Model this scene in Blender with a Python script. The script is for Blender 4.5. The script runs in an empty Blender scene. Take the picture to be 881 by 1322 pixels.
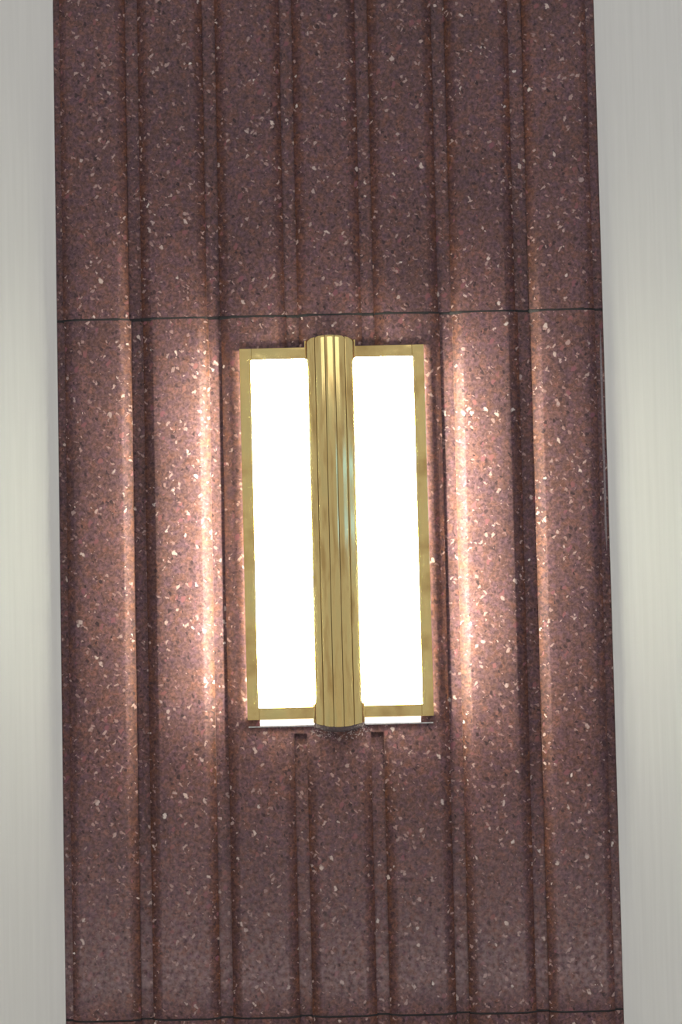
import bpy, math, random
from mathutils import Matrix, Vector, noise

# ---------------------------------------------------------------- camera, world, lights, exposure
scene = bpy.context.scene
col = scene.collection
PX_F = 2000.0                              # focal length in pixels of the 881 x 1322 frame
CAM_Z, CAM_D = 1.65, 2.5
pitch, roll, yaw = (math.radians(a) for a in (2.767, 1.238, -0.236))
fwd = Vector((math.sin(yaw) * math.cos(pitch), math.cos(yaw) * math.cos(pitch), math.sin(pitch)))
rgt = Vector((math.cos(yaw), -math.sin(yaw), 0.0))
upv = rgt.cross(fwd)
r2 = rgt * math.cos(roll) - upv * math.sin(roll)
u2 = rgt * math.sin(roll) + upv * math.cos(roll)
cam_data = bpy.data.cameras.new('camera')
cam_data.sensor_fit = 'HORIZONTAL'
cam_data.sensor_width = 36.0
cam_data.lens = PX_F / 881.0 * 36.0
cam_data.clip_start = 0.05
cam = bpy.data.objects.new('camera', cam_data)
M = Matrix((r2, u2, -fwd)).transposed().to_4x4()
M.translation = Vector((0, -CAM_D, CAM_Z))
cam.matrix_world = M
col.objects.link(cam)
scene.camera = cam

world = bpy.data.worlds.new('room_light')
scene.world = world
world.use_nodes = True
bg = world.node_tree.nodes['Background']
bg.inputs['Color'].default_value = (1.0, 0.985, 0.95, 1)
bg.inputs['Strength'].default_value = 0.47


def area(name, loc, target, sx, sy, power, colour):
    d = bpy.data.lights.new(name, 'AREA')
    d.shape = 'RECTANGLE'
    d.size, d.size_y = sx, sy
    d.energy = power
    d.color = colour
    o = bpy.data.objects.new(name, d)
    o.location = loc
    o.rotation_euler = (Vector(target) - Vector(loc)).to_track_quat('-Z', 'Y').to_euler()
    col.objects.link(o)
    return o


area('front_key_light', (0.3, -9.5, 6.7), (0, 0, 1.0), 10.0, 4.6, 170, (1.0, 0.98, 0.95))  # unseen soft key light, added high in front of the wall
# two small bluish windows far along the room, seen mirrored in the reeded brass
area('blue_window_high', (4.1, -2.95, 2.43), (0, 0, 1.9), 3.4, 0.17, 4.2, (0.10, 0.45, 1.0))
area('blue_window_low', (4.1, -2.95, 1.89), (0, 0, 1.73), 3.4, 0.17, 4.2, (0.10, 0.42, 1.0))

scene.view_settings.view_transform = 'Standard'
scene.view_settings.look = 'None'
scene.view_settings.exposure = 0.0
scene.view_settings.gamma = 1.0
scene.view_settings.use_curve_mapping = False

LAMP_RADIANCE = 140.0
LAMP_COLOUR = (1.0, 1.02, 0.78, 1)


# ---------------------------------------------------------------- helpers
def lin(r, g, b):
    def f(c):
        c /= 255.0
        return c / 12.92 if c <= 0.04045 else ((c + 0.055) / 1.055) ** 2.4
    return (f(r), f(g), f(b), 1.0)


def empty(name, loc, rot=(0, 0, 0)):
    o = bpy.data.objects.new(name, None)
    o.empty_display_size = 0.1
    o.location = loc
    o.rotation_euler = rot
    col.objects.link(o)
    return o


def mesh_obj(name, verts, faces, material, parent=None, smooth=None):
    me = bpy.data.meshes.new(name)
    me.from_pydata([tuple(v) for v in verts], [], faces)
    me.validate()
    import bmesh
    bm = bmesh.new()
    bm.from_mesh(me)
    bmesh.ops.recalc_face_normals(bm, faces=bm.faces[:])
    bm.to_mesh(me)
    bm.free()
    if smooth is not None:
        for p in me.polygons:
            p.use_smooth = True
        me.set_sharp_from_angle(angle=math.radians(smooth))
    mats = material if isinstance(material, (list, tuple)) else [material]
    for m in mats:
        me.materials.append(m)
    o = bpy.data.objects.new(name, me)
    col.objects.link(o)
    o.parent = parent
    return o


class Bag:
    """collects solids that make up one mesh"""
    def __init__(self):
        self.v, self.f = [], []

    def box(self, x0, x1, y0, y1, z0, z1):
        b = len(self.v)
        self.v += [(x, y, z) for z in (z0, z1) for y in (y0, y1) for x in (x0, x1)]
        for q in ((0, 1, 3, 2), (4, 5, 7, 6), (0, 1, 5, 4), (2, 3, 7, 6), (0, 2, 6, 4), (1, 3, 7, 5)):
            self.f.append([b + i for i in q])

    def loft(self, rings, closed_ends=True):
        """rings: list of equal-length closed loops of points"""
        b, n = len(self.v), len(rings[0])
        for r in rings:
            self.v += r
        for i in range(len(rings) - 1):
            for j in range(n):
                k = (j + 1) % n
                self.f.append([b + i * n + j, b + i * n + k, b + (i + 1) * n + k, b + (i + 1) * n + j])
        if closed_ends:
            self.f.append([b + j for j in range(n)][::-1])
            self.f.append([b + (len(rings) - 1) * n + j for j in range(n)])

    def build(self, name, material, parent=None, smooth=None, loc=None):
        o = mesh_obj(name, self.v, self.f, material, parent, smooth)
        return o


# ---------------------------------------------------------------- materials
def new_mat(name):
    m = bpy.data.materials.new(name)
    m.use_nodes = True
    nt = m.node_tree
    return m, nt, nt.nodes, nt.links, nt.nodes['Principled BSDF']


def ramp(nodes, stops, interp='LINEAR'):
    r = nodes.new('ShaderNodeValToRGB')
    r.color_ramp.interpolation = interp
    el = r.color_ramp.elements
    while len(el) > 1:
        el.remove(el[-1])
    el[0].position, el[0].color = stops[0]
    for p, c in stops[1:]:
        e = el.new(p)
        e.color = c
    return r


def mix(nodes, links, fac, a, b, mode='MIX'):
    n = nodes.new('ShaderNodeMix')
    n.data_type = 'RGBA'
    n.blend_type = mode
    for sock, val in ((n.inputs[0], fac), (n.inputs[6], a), (n.inputs[7], b)):
        if hasattr(val, 'is_output'):
            links.new(val, sock)
        else:
            sock.default_value = val
    return n.outputs[2]


def math_node(nodes, links, op, a, b=None, clamp=False):
    n = nodes.new('ShaderNodeMath')
    n.operation = op
    n.use_clamp = clamp
    for sock, val in zip(n.inputs, (a, b)):
        if val is None:
            continue
        if hasattr(val, 'is_output'):
            links.new(val, sock)
        else:
            sock.default_value = val
    return n.outputs[0]


def stone_material(name, rough, offset, sheen_at=None):
    """purple-brown terrazzo with black, red and white chips"""
    m, nt, N, L, bsdf = new_mat(name)
    tc = N.new('ShaderNodeTexCoord')
    mp = N.new('ShaderNodeMapping')
    mp.inputs['Location'].default_value = offset
    L.new(tc.outputs['Object'], mp.inputs['Vector'])
    nz = N.new('ShaderNodeTexNoise')
    nz.inputs['Scale'].default_value = 140.0
    nz.inputs['Detail'].default_value = 2.0
    L.new(mp.outputs[0], nz.inputs['Vector'])
    # coordinates wobbled a little so that chips are angular and uneven
    sub = N.new('ShaderNodeVectorMath')
    sub.operation = 'SUBTRACT'
    sub.inputs[1].default_value = (0.5, 0.5, 0.5)
    L.new(nz.outputs['Color'], sub.inputs[0])
    scl = N.new('ShaderNodeVectorMath')
    scl.operation = 'SCALE'
    scl.inputs['Scale'].default_value = 0.010
    L.new(sub.outputs[0], scl.inputs[0])
    add = N.new('ShaderNodeVectorMath')
    add.operation = 'ADD'
    L.new(mp.outputs[0], add.inputs[0])
    L.new(scl.outputs[0], add.inputs[1])
    P = add.outputs[0]

    def blot(scale, detail, stops, seed):
        n = N.new('ShaderNodeTexNoise')
        n.noise_dimensions = '4D'
        n.inputs['W'].default_value = seed
        n.inputs['Scale'].default_value = scale
        n.inputs['Detail'].default_value = detail
        n.inputs['Roughness'].default_value = 0.6
        L.new(P, n.inputs['Vector'])
        r = ramp(N, stops)
        L.new(n.outputs[0], r.inputs[0])
        return r.outputs[0]

    # soft ground mass: purple, grey and brown grains a few millimetres across
    at = N.new('ShaderNodeAttribute')
    at.attribute_name = 'bevel_shade'  # bevel mask: painted shade, together with rougher, less polished stone
    bevel_fac = at.outputs['Fac']
    hue_b = blot(85.0, 1.0, [(0.34, lin(74, 48, 49)), (0.50, lin(82, 52, 46)), (0.66, lin(95, 58, 43))], 1.7)  # bevel grains, darkened and browned to stand for flank shade
    hue_a = blot(85.0, 1.0, [(0.30, lin(95, 70, 79)), (0.46, lin(99, 72, 75)), (0.58, lin(103, 74, 72)),
                             (0.72, lin(113, 77, 70))], 1.7)
    hue = mix(N, L, bevel_fac, hue_a, hue_b)
    val = blot(190.0, 2.0, [(0.32, (0.53, 0.53, 0.55, 1)), (0.5, (0.98, 0.98, 0.98, 1)), (0.68, (1.60, 1.57, 1.55, 1))], 6.1)
    colr = mix(N, L, 1.0, hue, val, 'MULTIPLY')

    # slow clouding of the mix
    cl = N.new('ShaderNodeTexNoise')
    cl.inputs['Scale'].default_value = 9.0
    cl.inputs['Detail'].default_value = 3.0
    L.new(mp.outputs[0], cl.inputs['Vector'])
    clr = ramp(N, [(0.3, (0.84, 0.84, 0.84, 1)), (0.7, (1.12, 1.1, 1.1, 1))])
    L.new(cl.outputs[0], clr.inputs[0])
    colr = mix(N, L, 1.0, colr, clr.outputs[0], 'MULTIPLY')

    def chips(scale, keep, r0, r1, colour, colour2, tilt=0.0, squash=1.0):
        nonlocal colr
        m2 = N.new('ShaderNodeMapping')
        m2.inputs['Rotation'].default_value = (0, tilt, 0)
        L.new(P, m2.inputs['Vector'])
        m3 = N.new('ShaderNodeMapping')
        m3.inputs['Scale'].default_value = (1, 1, squash)
        L.new(m2.outputs[0], m3.inputs['Vector'])
        v = N.new('ShaderNodeTexVoronoi')
        v.inputs['Scale'].default_value = scale
        L.new(m3.outputs[0], v.inputs['Vector'])
        s = N.new('ShaderNodeSeparateColor')
        L.new(v.outputs['Color'], s.inputs[0])
        on = math_node(N, L, 'LESS_THAN', s.outputs[0], keep)
        rad = math_node(N, L, 'MULTIPLY_ADD', s.outputs[1], r1 - r0)
        rad.node.inputs[2].default_value = r0
        # slightly soft chip edge
        inside = math_node(N, L, 'DIVIDE', v.outputs['Distance'], rad)
        inside = math_node(N, L, 'MULTIPLY_ADD', inside, -2.2)
        inside.node.inputs[2].default_value = 2.6
        inside.node.use_clamp = True
        fac = math_node(N, L, 'MULTIPLY', on, inside)
        c = mix(N, L, s.outputs[2], colour, colour2)
        colr = mix(N, L, fac, colr, c)

    chips(150.0, 0.26, 0.16, 0.40, lin(56, 40, 44), lin(72, 52, 55), 0.4, 0.7)        # black-purple chips
    chips(95.0, 0.18, 0.14, 0.34, lin(130, 84, 82), lin(124, 78, 88), -0.5, 0.6)        # red chips
    chips(170.0, 0.24, 0.14, 0.38, lin(138, 108, 106), lin(164, 134, 130), 0.9, 0.55)   # small pink-grey chips
    chips(140.0, 0.16, 0.12, 0.34, lin(178, 152, 146), lin(150, 124, 122), -0.7, 0.5)   # small pale chips
    chips(90.0, 0.14, 0.10, 0.26, lin(206, 186, 178), lin(164, 140, 138), 0.6, 0.6)     # white chips
    chips(64.0, 0.09, 0.10, 0.20, lin(216, 204, 198), lin(176, 156, 152), -0.3, 0.7)    # larger white chips
    if sheen_at is not None:
        # greyish sheen painted into the face colour above the lower joint
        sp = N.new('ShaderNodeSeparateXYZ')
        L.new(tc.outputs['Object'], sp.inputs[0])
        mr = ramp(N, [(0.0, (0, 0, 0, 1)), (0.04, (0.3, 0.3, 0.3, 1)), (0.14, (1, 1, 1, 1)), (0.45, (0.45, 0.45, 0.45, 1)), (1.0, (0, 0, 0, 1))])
        h = math_node(N, L, 'SUBTRACT', sp.outputs[2], sheen_at)
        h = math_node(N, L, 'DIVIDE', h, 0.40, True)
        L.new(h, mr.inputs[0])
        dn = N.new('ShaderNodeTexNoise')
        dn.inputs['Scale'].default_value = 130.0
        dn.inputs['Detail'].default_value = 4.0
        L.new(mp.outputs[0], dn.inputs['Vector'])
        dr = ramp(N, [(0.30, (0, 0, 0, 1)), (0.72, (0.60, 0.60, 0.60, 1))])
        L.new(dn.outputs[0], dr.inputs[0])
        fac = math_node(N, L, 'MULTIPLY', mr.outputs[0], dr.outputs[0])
        on_face = math_node(N, L, 'SUBTRACT', 1.0, bevel_fac, True)
        on_face = math_node(N, L, 'POWER', on_face, 4.0)
        fac = math_node(N, L, 'MULTIPLY', fac, on_face)
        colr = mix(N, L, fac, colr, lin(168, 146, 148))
    L.new(colr, bsdf.inputs['Base Color'])
    rg = math_node(N, L, 'MULTIPLY_ADD', bevel_fac, 0.3)
    rg.node.inputs[2].default_value = rough
    L.new(rg, bsdf.inputs['Roughness'])
    bsdf.inputs['Specular IOR Level'].default_value = 0.25
    bp = N.new('ShaderNodeBump')
    bp.inputs['Strength'].default_value = 0.25
    bp.inputs['Distance'].default_value = 0.0006
    L.new(nz.outputs[0], bp.inputs['Height'])
    L.new(bp.outputs[0], bsdf.inputs['Normal'])
    return m


stone_upper = stone_material('terrazzo_upper', 0.5, (3.1, 0.4, 1.7))
stone_mid = stone_material('terrazzo_middle', 0.42, (0, 0, 0), sheen_at=0.968)
stone_low = stone_material('terrazzo_lower', 0.42, (7.7, 1.9, 4.2))


def plaster_material(name, c):
    m, nt, N, L, bsdf = new_mat(name)
    tc = N.new('ShaderNodeTexCoord')
    mp = N.new('ShaderNodeMapping')
    mp.inputs['Scale'].default_value = (150.0, 150.0, 4.0)
    L.new(tc.outputs['Object'], mp.inputs['Vector'])
    nz = N.new('ShaderNodeTexNoise')
    nz.inputs['Scale'].default_value = 1.0
    nz.inputs['Detail'].default_value = 4.0
    L.new(mp.outputs[0], nz.inputs['Vector'])
    a = lin(*[v - 3 for v in c])
    b = lin(*[v + 3 for v in c])
    rp = ramp(N, [(0.3, a), (0.7, b)])
    L.new(nz.outputs[0], rp.inputs[0])
    L.new(rp.outputs[0], bsdf.inputs['Base Color'])
    bsdf.inputs['Roughness'].default_value = 0.6
    bsdf.inputs['Specular IOR Level'].default_value = 0.3
    bp = N.new('ShaderNodeBump')
    bp.inputs['Strength'].default_value = 0.1
    bp.inputs['Distance'].default_value = 0.0004
    L.new(nz.outputs[0], bp.inputs['Height'])
    L.new(bp.outputs[0], bsdf.inputs['Normal'])
    return m


wall_paint = plaster_material('warm_white_brushed_paint', (216, 215, 213))


def brass_material(name, c, rough, dent, stretch=(1, 1, 1)):
    m, nt, N, L, bsdf = new_mat(name)
    tc = N.new('ShaderNodeTexCoord')
    tarnish = N.new('ShaderNodeTexNoise')
    tarnish.inputs['Scale'].default_value = 14.0
    tarnish.inputs['Detail'].default_value = 4.0
    tm = N.new('ShaderNodeMapping')
    tm.inputs['Scale'].default_value = stretch
    L.new(tc.outputs['Object'], tm.inputs['Vector'])
    L.new(tm.outputs[0], tarnish.inputs['Vector'])
    rp = ramp(N, [(0.32, (c[0] * 0.74, c[1] * 0.66, c[2] * 0.60, 1)), (0.5, c),
                  (0.68, (c[0] * 0.90, c[1] * 0.97, c[2] * 1.0, 1))])
    L.new(tarnish.outputs[0], rp.inputs[0])
    L.new(rp.outputs[0], bsdf.inputs['Base Color'])
    bsdf.inputs['Metallic'].default_value = 1.0
    rr = ramp(N, [(0.3, (rough * 0.8,) * 3 + (1,)), (0.7, (rough * 1.25,) * 3 + (1,))])
    L.new(tarnish.outputs[0], rr.inputs[0])
    L.new(rr.outputs[0], bsdf.inputs['Roughness'])
    nz = N.new('ShaderNodeTexNoise')
    nz.inputs['Scale'].default_value = 32.0
    nz.inputs['Detail'].default_value = 1.0
    L.new(tc.outputs['Object'], nz.inputs['Vector'])
    bp = N.new('ShaderNodeBump')
    bp.inputs['Strength'].default_value = 1.0
    bp.inputs['Distance'].default_value = dent
    L.new(nz.outputs[0], bp.inputs['Height'])
    L.new(bp.outputs[0], bsdf.inputs['Normal'])
    return m


BRASS = (0.88, 0.67, 0.29, 1)
brass = brass_material('aged_brass', BRASS, 0.12, 0.0016)
brass_reed = brass_material('aged_brass_reeds', BRASS, 0.13, 0.00005, (6.0, 1.0, 0.8))
brass_dark = brass_material('tarnished_brass', (0.20, 0.14, 0.06, 1), 0.45, 0.0004)


def plain(name, c, rough=0.6, metal=0.0, bump=0.0):
    m, nt, N, L, bsdf = new_mat(name)
    nz = N.new('ShaderNodeTexNoise')
    nz.inputs['Scale'].default_value = 220.0
    nz.inputs['Detail'].default_value = 3.0
    tc = N.new('ShaderNodeTexCoord')
    L.new(tc.outputs['Object'], nz.inputs['Vector'])
    rp = ramp(N, [(0.3, tuple(v * 0.75 for v in c[:3]) + (1,)), (0.7, tuple(min(1, v * 1.25) for v in c[:3]) + (1,))])
    L.new(nz.outputs[0], rp.inputs[0])
    L.new(rp.outputs[0], bsdf.inputs['Base Color'])
    bsdf.inputs['Roughness'].default_value = rough
    bsdf.inputs['Metallic'].default_value = metal
    if bump:
        bp = N.new('ShaderNodeBump')
        bp.inputs['Distance'].default_value = bump
        L.new(nz.outputs[0], bp.inputs['Height'])
        L.new(bp.outputs[0], bsdf.inputs['Normal'])
    return m


mortar_dark = plain('dark_mortar', lin(40, 38, 40), 0.85, 0, 0.001)
mortar_grey = plain('grey_crumbly_mortar', lin(160, 142, 144), 0.9, 0, 0.002)
sealant = plain('grey_sealant', lin(140, 128, 132), 0.5)
steel = plain('polished_steel', (0.75, 0.75, 0.75, 1), 0.3, 1.0)
foot_metal = plain('grey_soldered_metal', lin(92, 78, 80), 0.7, 0.2, 0.003)
floor_stone = plain('grey_floor_terrazzo', lin(214, 208, 202), 0.4)


def glow(name, strength, c):
    m, nt, N, L, bsdf = new_mat(name)
    bsdf.inputs['Base Color'].default_value = (0.9, 0.88, 0.84, 1)
    bsdf.inputs['Roughness'].default_value = 0.5
    bsdf.inputs['Emission Color'].default_value = c
    bsdf.inputs['Emission Strength'].default_value = strength
    return m


opal_glass = glow('lit_opal_glass', LAMP_RADIANCE, LAMP_COLOUR)
pane_end = glow('opal_glass_pane_end', 20.0, LAMP_COLOUR)
side_glass = glow('opal_glass_side', 24.0, LAMP_COLOUR)
lip_glass = glow('lit_opal_glass_rim', 1.6, (1.0, 0.93, 0.86, 1))

# ---------------------------------------------------------------- the setting
X_L, X_R = -0.4675, 0.4235              # where the walls meet the pilaster
SLAB_BACK, FLOOR_Y, WALL_Y = 0.075, 0.0102, 0.0066
TOP = 3.2


def structure(name, bag, mat):
    o = bag.build(name, mat)
    o['kind'] = 'structure'
    return o


b = Bag(); b.box(-3.0, X_L, WALL_Y, WALL_Y + 0.1, 0, TOP); structure('wall_left', b, wall_paint)
b = Bag(); b.box(X_R, 3.0, WALL_Y, WALL_Y + 0.1, 0, TOP); structure('wall_right', b, wall_paint)
b = Bag(); b.box(-3.0, 3.0, -7.0, WALL_Y + 0.1, -0.1, 0); structure('floor', b, floor_stone)

# ---------------------------------------------------------------- the fluted pilaster
pilaster = empty('pilaster', (0, 0, 0))
pilaster['label'] = 'tall fluted pilaster of purple-brown terrazzo between two white walls'
pilaster['category'] = 'pilaster'

JOINT_UP, JOINT_LOW = 2.0925, 0.9675
GAP = 0.0032
# edges of the grooves and of the side rebates, in metres
EDGES_MID = [-0.4545, -0.3463, -0.3266, -0.2199, -0.1992, -0.0931, -0.0728, 0.0302, 0.0509, 0.1566, 0.1777,
             0.2844, 0.3049, 0.4095]
EDGES_UP = [-0.4565, -0.3494, -0.3285, -0.2223, -0.2010, -0.0953, -0.0745, 0.0293, 0.0501, 0.1548, 0.1766,
            0.2806, 0.3037, 0.4085]
LAMP_BOTTOM_GROOVE = 1.4165              # where the two grooves start under the lamp
LAMP_TOP_GROOVE = 2.028
CH_W, CH_D = 0.0170, 0.0062              # bevel along each flute


BEVEL = [(0.0, 1.0), (0.25, 0.73), (0.55, 0.42), (0.8, 0.15), (0.92, 0.04), (1.0, 0.0)]


def flute_section(xl, xr, wl, wr):
    """one closed loop (x, y, unpolished): sides, rounded bevels and the slightly crowned face"""
    dl, dr = CH_D * wl / CH_W, CH_D * wr / CH_W
    mid = 0.5 * (xl + xr)
    kl, kr = min(1.0, wl / CH_W), min(1.0, wr / CH_W)
    wl, wr = max(wl, 0.0006), max(wr, 0.0006)
    pts = [(xl, FLOOR_Y, kl)]
    pts += [(xl + s * wl, d * dl, kl * (1 - s)) for s, d in BEVEL]
    pts += [(xl + wl + 0.014, -0.0003, 0), (mid, -0.0006, 0), (xr - wr - 0.014, -0.0003, 0)]
    pts += [(xr - s * wr, d * dr, kr * (1 - s)) for s, d in reversed(BEVEL)]
    pts += [(xr, FLOOR_Y, kr)]
    return pts


def runout(z):
    """bevel width beside the lamp's flat seat"""
    if LAMP_BOTTOM_GROOVE <= z <= LAMP_TOP_GROOVE:
        return 0.0
    if z < LAMP_BOTTOM_GROOVE:
        t = min(1.0, (LAMP_BOTTOM_GROOVE - z) / 0.085)
    else:
        t = min(1.0, (z - LAMP_TOP_GROOVE) / 0.02)
    return CH_W * (t ** 0.8)


def stone_block(edges, z0, z1, face_m, seat=False):
    s = Bag()
    s.box(X_L, X_R, FLOOR_Y, SLAB_BACK, z0, z1)
    if seat:
        for a, c in ((edges[5], edges[6]), (edges[7], edges[8])):
            s.box(a, c, 0.0, FLOOR_Y, LAMP_BOTTOM_GROOVE, LAMP_TOP_GROOVE)
    block = s.build('stone_block', face_m, pilaster)
    zs = [z0, z1]
    if seat:
        zs = [z0, 1.2] + [LAMP_BOTTOM_GROOVE - 0.085 * k / 10 for k in range(10, -1, -1)]
        zs += [LAMP_TOP_GROOVE, LAMP_TOP_GROOVE + 0.01, LAMP_TOP_GROOVE + 0.02, z1]
    for k in range(7):
        xl, xr = edges[2 * k], edges[2 * k + 1]
        rings, bevel_vals = [], []
        for z in zs:
            wl = runout(z) if seat and k in (3, 4) else CH_W
            wr = runout(z) if seat and k in (2, 3) else CH_W
            if k == 0:
                wl = 0.013
            if k == 6:
                wr = 0.013
            sec = flute_section(xl, xr, wl, wr)
            bevel_vals += [r for x, y, r in sec]
            rings.append([(x, y, z) for x, y, r in sec])
        bag = Bag()
        bag.loft(rings)
        o = bag.build('flute', face_m, block, smooth=38)
        a = o.data.attributes.new('bevel_shade', 'FLOAT', 'POINT')
        a.data.foreach_set('value', bevel_vals)
    return block


stone_block(EDGES_UP, JOINT_UP + GAP / 2, TOP, stone_upper)
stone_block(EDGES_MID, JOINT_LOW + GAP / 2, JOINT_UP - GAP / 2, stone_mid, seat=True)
stone_block(EDGES_MID, 0.0, JOINT_LOW - GAP / 2, stone_low)


def surface_y(edges, x):
    for k in range(7):
        xl, xr = edges[2 * k], edges[2 * k + 1]
        if xl <= x <= xr:
            w = min(x - xl, xr - x)
            return CH_D * max(0.0, 1 - w / CH_W)
    return FLOOR_Y


def mortar_joint(edges, zc, half, seed):
    """uneven pointing that follows the relief of the stone"""
    rings = []
    n = 300
    for i in range(n + 1):
        x = X_L + (X_R - X_L) * i / n
        y = surface_y(edges, x)
        wob = 0.0016 * noise.noise((x * 9, seed, 0)) + 0.0008 * noise.noise((x * 60, seed, 3))
        t = half * (1 + 0.45 * noise.noise((x * 40, seed, 7)) + 0.25 * noise.noise((x * 150, seed, 9)))
        proud = -0.0005
        rings.append([(x, y + 0.012, zc - GAP * 0.5), (x, y + proud + 0.0008, zc + wob - t), (x, y + proud, zc + wob - 0.3 * t),
                      (x, y + proud, zc + wob + 0.3 * t), (x, y + proud + 0.0008, zc + wob + t), (x, y + 0.012, zc + GAP * 0.5)])
    bag = Bag()
    bag.loft(rings)
    return bag.build('mortar_joint', mortar_dark, pilaster, smooth=50)


mortar_joint(EDGES_UP, JOINT_UP, 0.0031, 1.3)
mortar_joint(EDGES_MID, JOINT_LOW, 0.0017, 5.9)

# a thin bead of sealant smeared down the right-hand rebate
rings = []
for i in range(61):
    z = 1.70 + (2.06 - 1.70) * i / 60
    x = 0.4185 + 0.0012 * noise.noise((z * 14, 2, 2))
    w = 0.0016 * (1 + 0.5 * noise.noise((z * 40, 5, 1))) * min(1, i / 6, (60 - i) / 6) + 0.0002
    rings.append([(x - w, FLOOR_Y, z), (x - 0.5 * w, FLOOR_Y - 0.0012, z), (x + 0.5 * w, FLOOR_Y - 0.0012, z), (x + w, FLOOR_Y, z)])
bag = Bag(); bag.loft(rings)
o = bag.build('sealant_bead', sealant, pilaster, smooth=60)
o['label'] = 'thin grey bead of sealant down the right edge'

# crumbly patch of mortar on the stone just under the brass column
rnd = random.Random(4)
bag = Bag()
for i in range(200):
    u = rnd.uniform(-1.15, 1.15)
    x = -0.0195 + 0.041 * u
    zz = 1.4105 + 0.010 * (abs(u) ** 2.2) + rnd.uniform(-0.006, 0.008)
    s = rnd.uniform(0.0005, 0.0013)
    ring = []
    for j, (h, rr) in enumerate(((0.0002, 1.0), (-0.6 * s, 0.9), (-1.1 * s, 0.4))):
        ring.append([(x + rr * s * math.cos(a + j), h, zz + rr * s * math.sin(a + j)) for a in (0.2, 1.5, 2.7, 3.9, 5.2)])
    bag.loft(ring)
o = bag.build('mortar_crumbs', mortar_grey, pilaster)
o['kind'] = 'stuff'
o['label'] = 'crumbly grey mortar under the brass column'

# ---------------------------------------------------------------- the brass wall sconce
sconce = empty('wall_sconce', (-0.0189, 0.0, 1.7395), (0, math.radians(-0.22), 0))
sconce['label'] = 'lit brass wall sconce with white glass panes and a reeded centre column'
sconce['category'] = 'wall lamp'

HW, HH = 0.1491, 0.2986                  # outer half size of the brass frame
IW, IH = 0.1301, 0.2790                  # opening
FY = -0.014                              # front plane of the frame
CW = 0.0402                              # column: half width
CX = -0.0022


def rounded_bar(x0, x1, z0, z1, y0, y1, e):
    """flat strip with softened front edges"""
    bag = Bag()
    bag.loft([[(x0, y1, z0), (x1, y1, z0), (x1, y1, z1), (x0, y1, z1)],
              [(x0, y0 + e, z0), (x1, y0 + e, z0), (x1, y0 + e, z1), (x0, y0 + e, z1)],
              [(x0 + 0.3 * e, y0 + 0.3 * e, z0 + 0.3 * e), (x1 - 0.3 * e, y0 + 0.3 * e, z0 + 0.3 * e),
               (x1 - 0.3 * e, y0 + 0.3 * e, z1 - 0.3 * e), (x0 + 0.3 * e, y0 + 0.3 * e, z1 - 0.3 * e)],
              [(x0 + e, y0, z0 + e), (x1 - e, y0, z0 + e), (x1 - e, y0, z1 - e), (x0 + e, y0, z1 - e)]])
    return bag


# frame: the shallow tray's walls, with its four front strips as sub-parts
t = 0.002


def rect(a, c, y):
    return [(-a, y, -c), (a, y, -c), (a, y, c), (-a, y, c)]


bag = Bag()
e = 0.001
bag.loft([rect(HW - e, HH - e, FY + 0.003), rect(HW - e, HH - e, FY + 0.005), rect(IW + e, IH + e, FY + 0.005),
          rect(IW + e, IH + e, FY + 0.003), rect(HW - e, HH - e, FY + 0.003)], closed_ends=False)
frame = bag.build('frame', brass, sconce)
for z0, z1 in ((HH - t, HH - 0.0003), (-HH + 0.0003, -HH + t)):
    bag = Bag()
    bag.box(-HW + 0.0005, HW - 0.0005, FY + 0.005, -0.001, z0, z1)
    bag.build('frame_return', brass, frame)
for sx in (-1, 1):
    x0, x1 = sorted((sx * HW, sx * IW))
    rounded_bar(x0, x1, -HH, HH, FY, FY + 0.003, 0.0009).build('frame_stile', brass, frame)
    for sz in (-1, 1):
        z0, z1 = sorted((sz * HH, sz * IH))
        xa, xb = sorted((sx * (IW - 0.0003), CX + sx * (CW - 0.001)))
        rounded_bar(xa, xb, z0, z1, FY, FY + 0.003, 0.0009).build('frame_rail', brass, frame)

bag = Bag()
bag.box(-HW + 0.003, HW - 0.003, -0.004, -0.0005, -HH + 0.003, HH - 0.003)
bag.build('back_plate', steel, sconce)
# the glass box behind the frame shows its lit sides towards the stone
for sx in (-1, 1):
    x0, x1 = sorted((sx * (HW - 0.003), sx * (HW - 0.006)))
    rounded_bar(x0, x1, -0.2962, 0.2962, FY + 0.0055, -0.001, 0.001).build('side_glass', side_glass, sconce)

# the two bowed opal panes
for sx in (-1, 1):
    xo, xi = sx * IW, CX + sx * (CW - 0.0005)
    prof = []
    span = abs(xi - xo)
    for i in range(15):
        u = (i / 14) ** 1.8
        d = u * span
        bulge = 0.041 * (1 - math.exp(-d / 0.010)) + 0.005 * (d / span)
        prof.append((xo + (xi - xo) * u, FY + 0.0005 - bulge))
    prof += [(xi, FY + 0.004), (xo, FY + 0.004)]
    bag = Bag()
    bag.loft([[(x, y, sz * (IH - 0.13 * max(0.0, FY - y))) for x, y in prof] for sz in (-1, 1)])
    o = bag.build('glass_pane', [opal_glass, pane_end], sconce, smooth=40)
    for p in o.data.polygons:                          # dimmer ends
        if abs(p.normal.z) > 0.9:
            p.material_index = 1

# the rim of the glass that shows below the frame, and the thin plate edge under it
for x0, x1 in ((-0.1292, CX - CW), (CX + CW, 0.1282)):
    rounded_bar(x0, x1, -0.3085, -HH - 0.0006, -0.012, -0.002, 0.002).build('glass_rim', lip_glass, sconce, smooth=60)
for x0, x1 in ((-0.1480, CX - CW - 0.001), (CX + CW + 0.001, 0.1480)):
    bag = Bag()
    bag.box(x0, x1, -0.005, -0.0003, -0.3112, -0.3095)
    bag.build('bottom_flange', steel, sconce)


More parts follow.
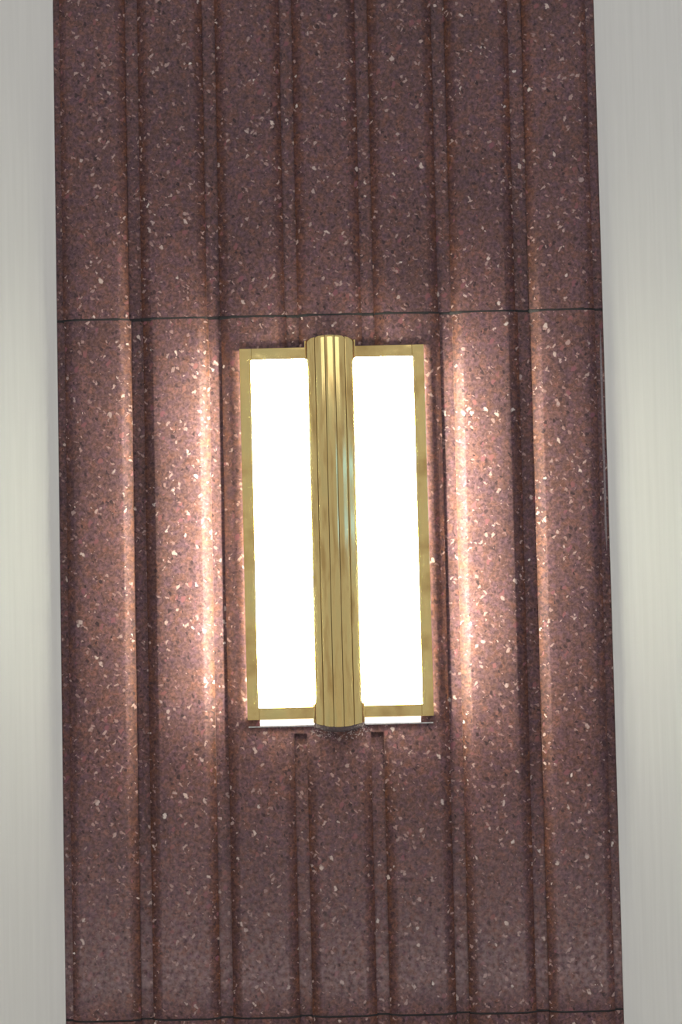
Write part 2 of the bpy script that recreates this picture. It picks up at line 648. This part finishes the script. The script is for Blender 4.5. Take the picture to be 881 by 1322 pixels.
# reeded column: a bowed front of five reeds on straight sides
SPREAD = math.radians(48)                             # slope of the bow at its two edges
RAD = CW / math.sin(SPREAD)
BASE_Y = -0.062


def end_z(u):
    return CHE + 0.0056 * (1 - u * u)


CHE = 0.3016


def arc_point(u, off):
    """point of the bow at fraction u of the half width, moved out along its normal"""
    a = math.asin(u * math.sin(SPREAD))
    return (CX + (RAD + off) * math.sin(a), BASE_Y - (RAD + off) * math.cos(a) + RAD * math.cos(SPREAD))


def core_ring(inset, k, dz):
    pts = []
    for i in range(33):
        u = -1 + 2 * i / 32
        x, y = arc_point(u * 0.985, -inset)
        pts.append((x, y, k * (end_z(u) + dz)))
    x0, x1 = pts[0][0], pts[-1][0]
    pts += [(x1, -0.0008, k * (CHE + dz)), (x0, -0.0008, k * (CHE + dz))]
    return pts


bag = Bag()
bag.loft([core_ring(0.0024, -1, -0.001), core_ring(0.0024, 1, -0.001)])
column = bag.build('reeded_column', brass_dark, sconce, smooth=40)
bag = Bag()
bag.loft([core_ring(0.0010, -1, -0.0009), core_ring(0.0010, -1, 0.0056)])
bag.loft([core_ring(0.0045, -1, 0.0050), core_ring(0.0045, -1, 0.0078)])
bag.build('column_foot', foot_metal, sconce, smooth=40)

NREED = 5
for k in range(NREED):
    u0, u1 = -1 + 2 * k / NREED, -1 + 2 * (k + 1) / NREED
    g = 0.00065 / CW
    n = 14
    us = [u0 + g + (u1 - u0 - 2 * g) * i / n for i in range(n + 1)]
    offs = [-0.0010 * abs(2 * i / n - 1) ** 2.6 for i in range(n + 1)]
    rings = []
    for sgn, dz, shrink in ((-1, 0.0, 0.0010), (-1, -0.0006, 0.0003), (-1, -0.002, 0.0), (1, -0.005, 0.0),
                            (1, -0.002, 0.0005), (1, 0.0, 0.0016)):
        r = [arc_point(u, o - shrink) + (sgn * (end_z(u) + dz),) for u, o in zip(us, offs)]
        r += [arc_point(u, -0.0030) + (sgn * (end_z(u) + dz),) for u in (us[-1], us[0])]
        rings.append(r)
    bag = Bag()
    bag.loft(rings)
    bag.build('reed', brass_reed, column, smooth=25)
for sx in (-1, 1):                                    # the straight sides that carry the column back to the stone
    bag = Bag()
    xa, xb = sorted((CX + sx * CW, CX + sx * (CW - 0.002)))
    bag.box(xa, xb, BASE_Y + 0.0005, -0.0008, -CHE + 0.0005, CHE - 0.0005)
    bag.build('column_side', brass_reed, column)
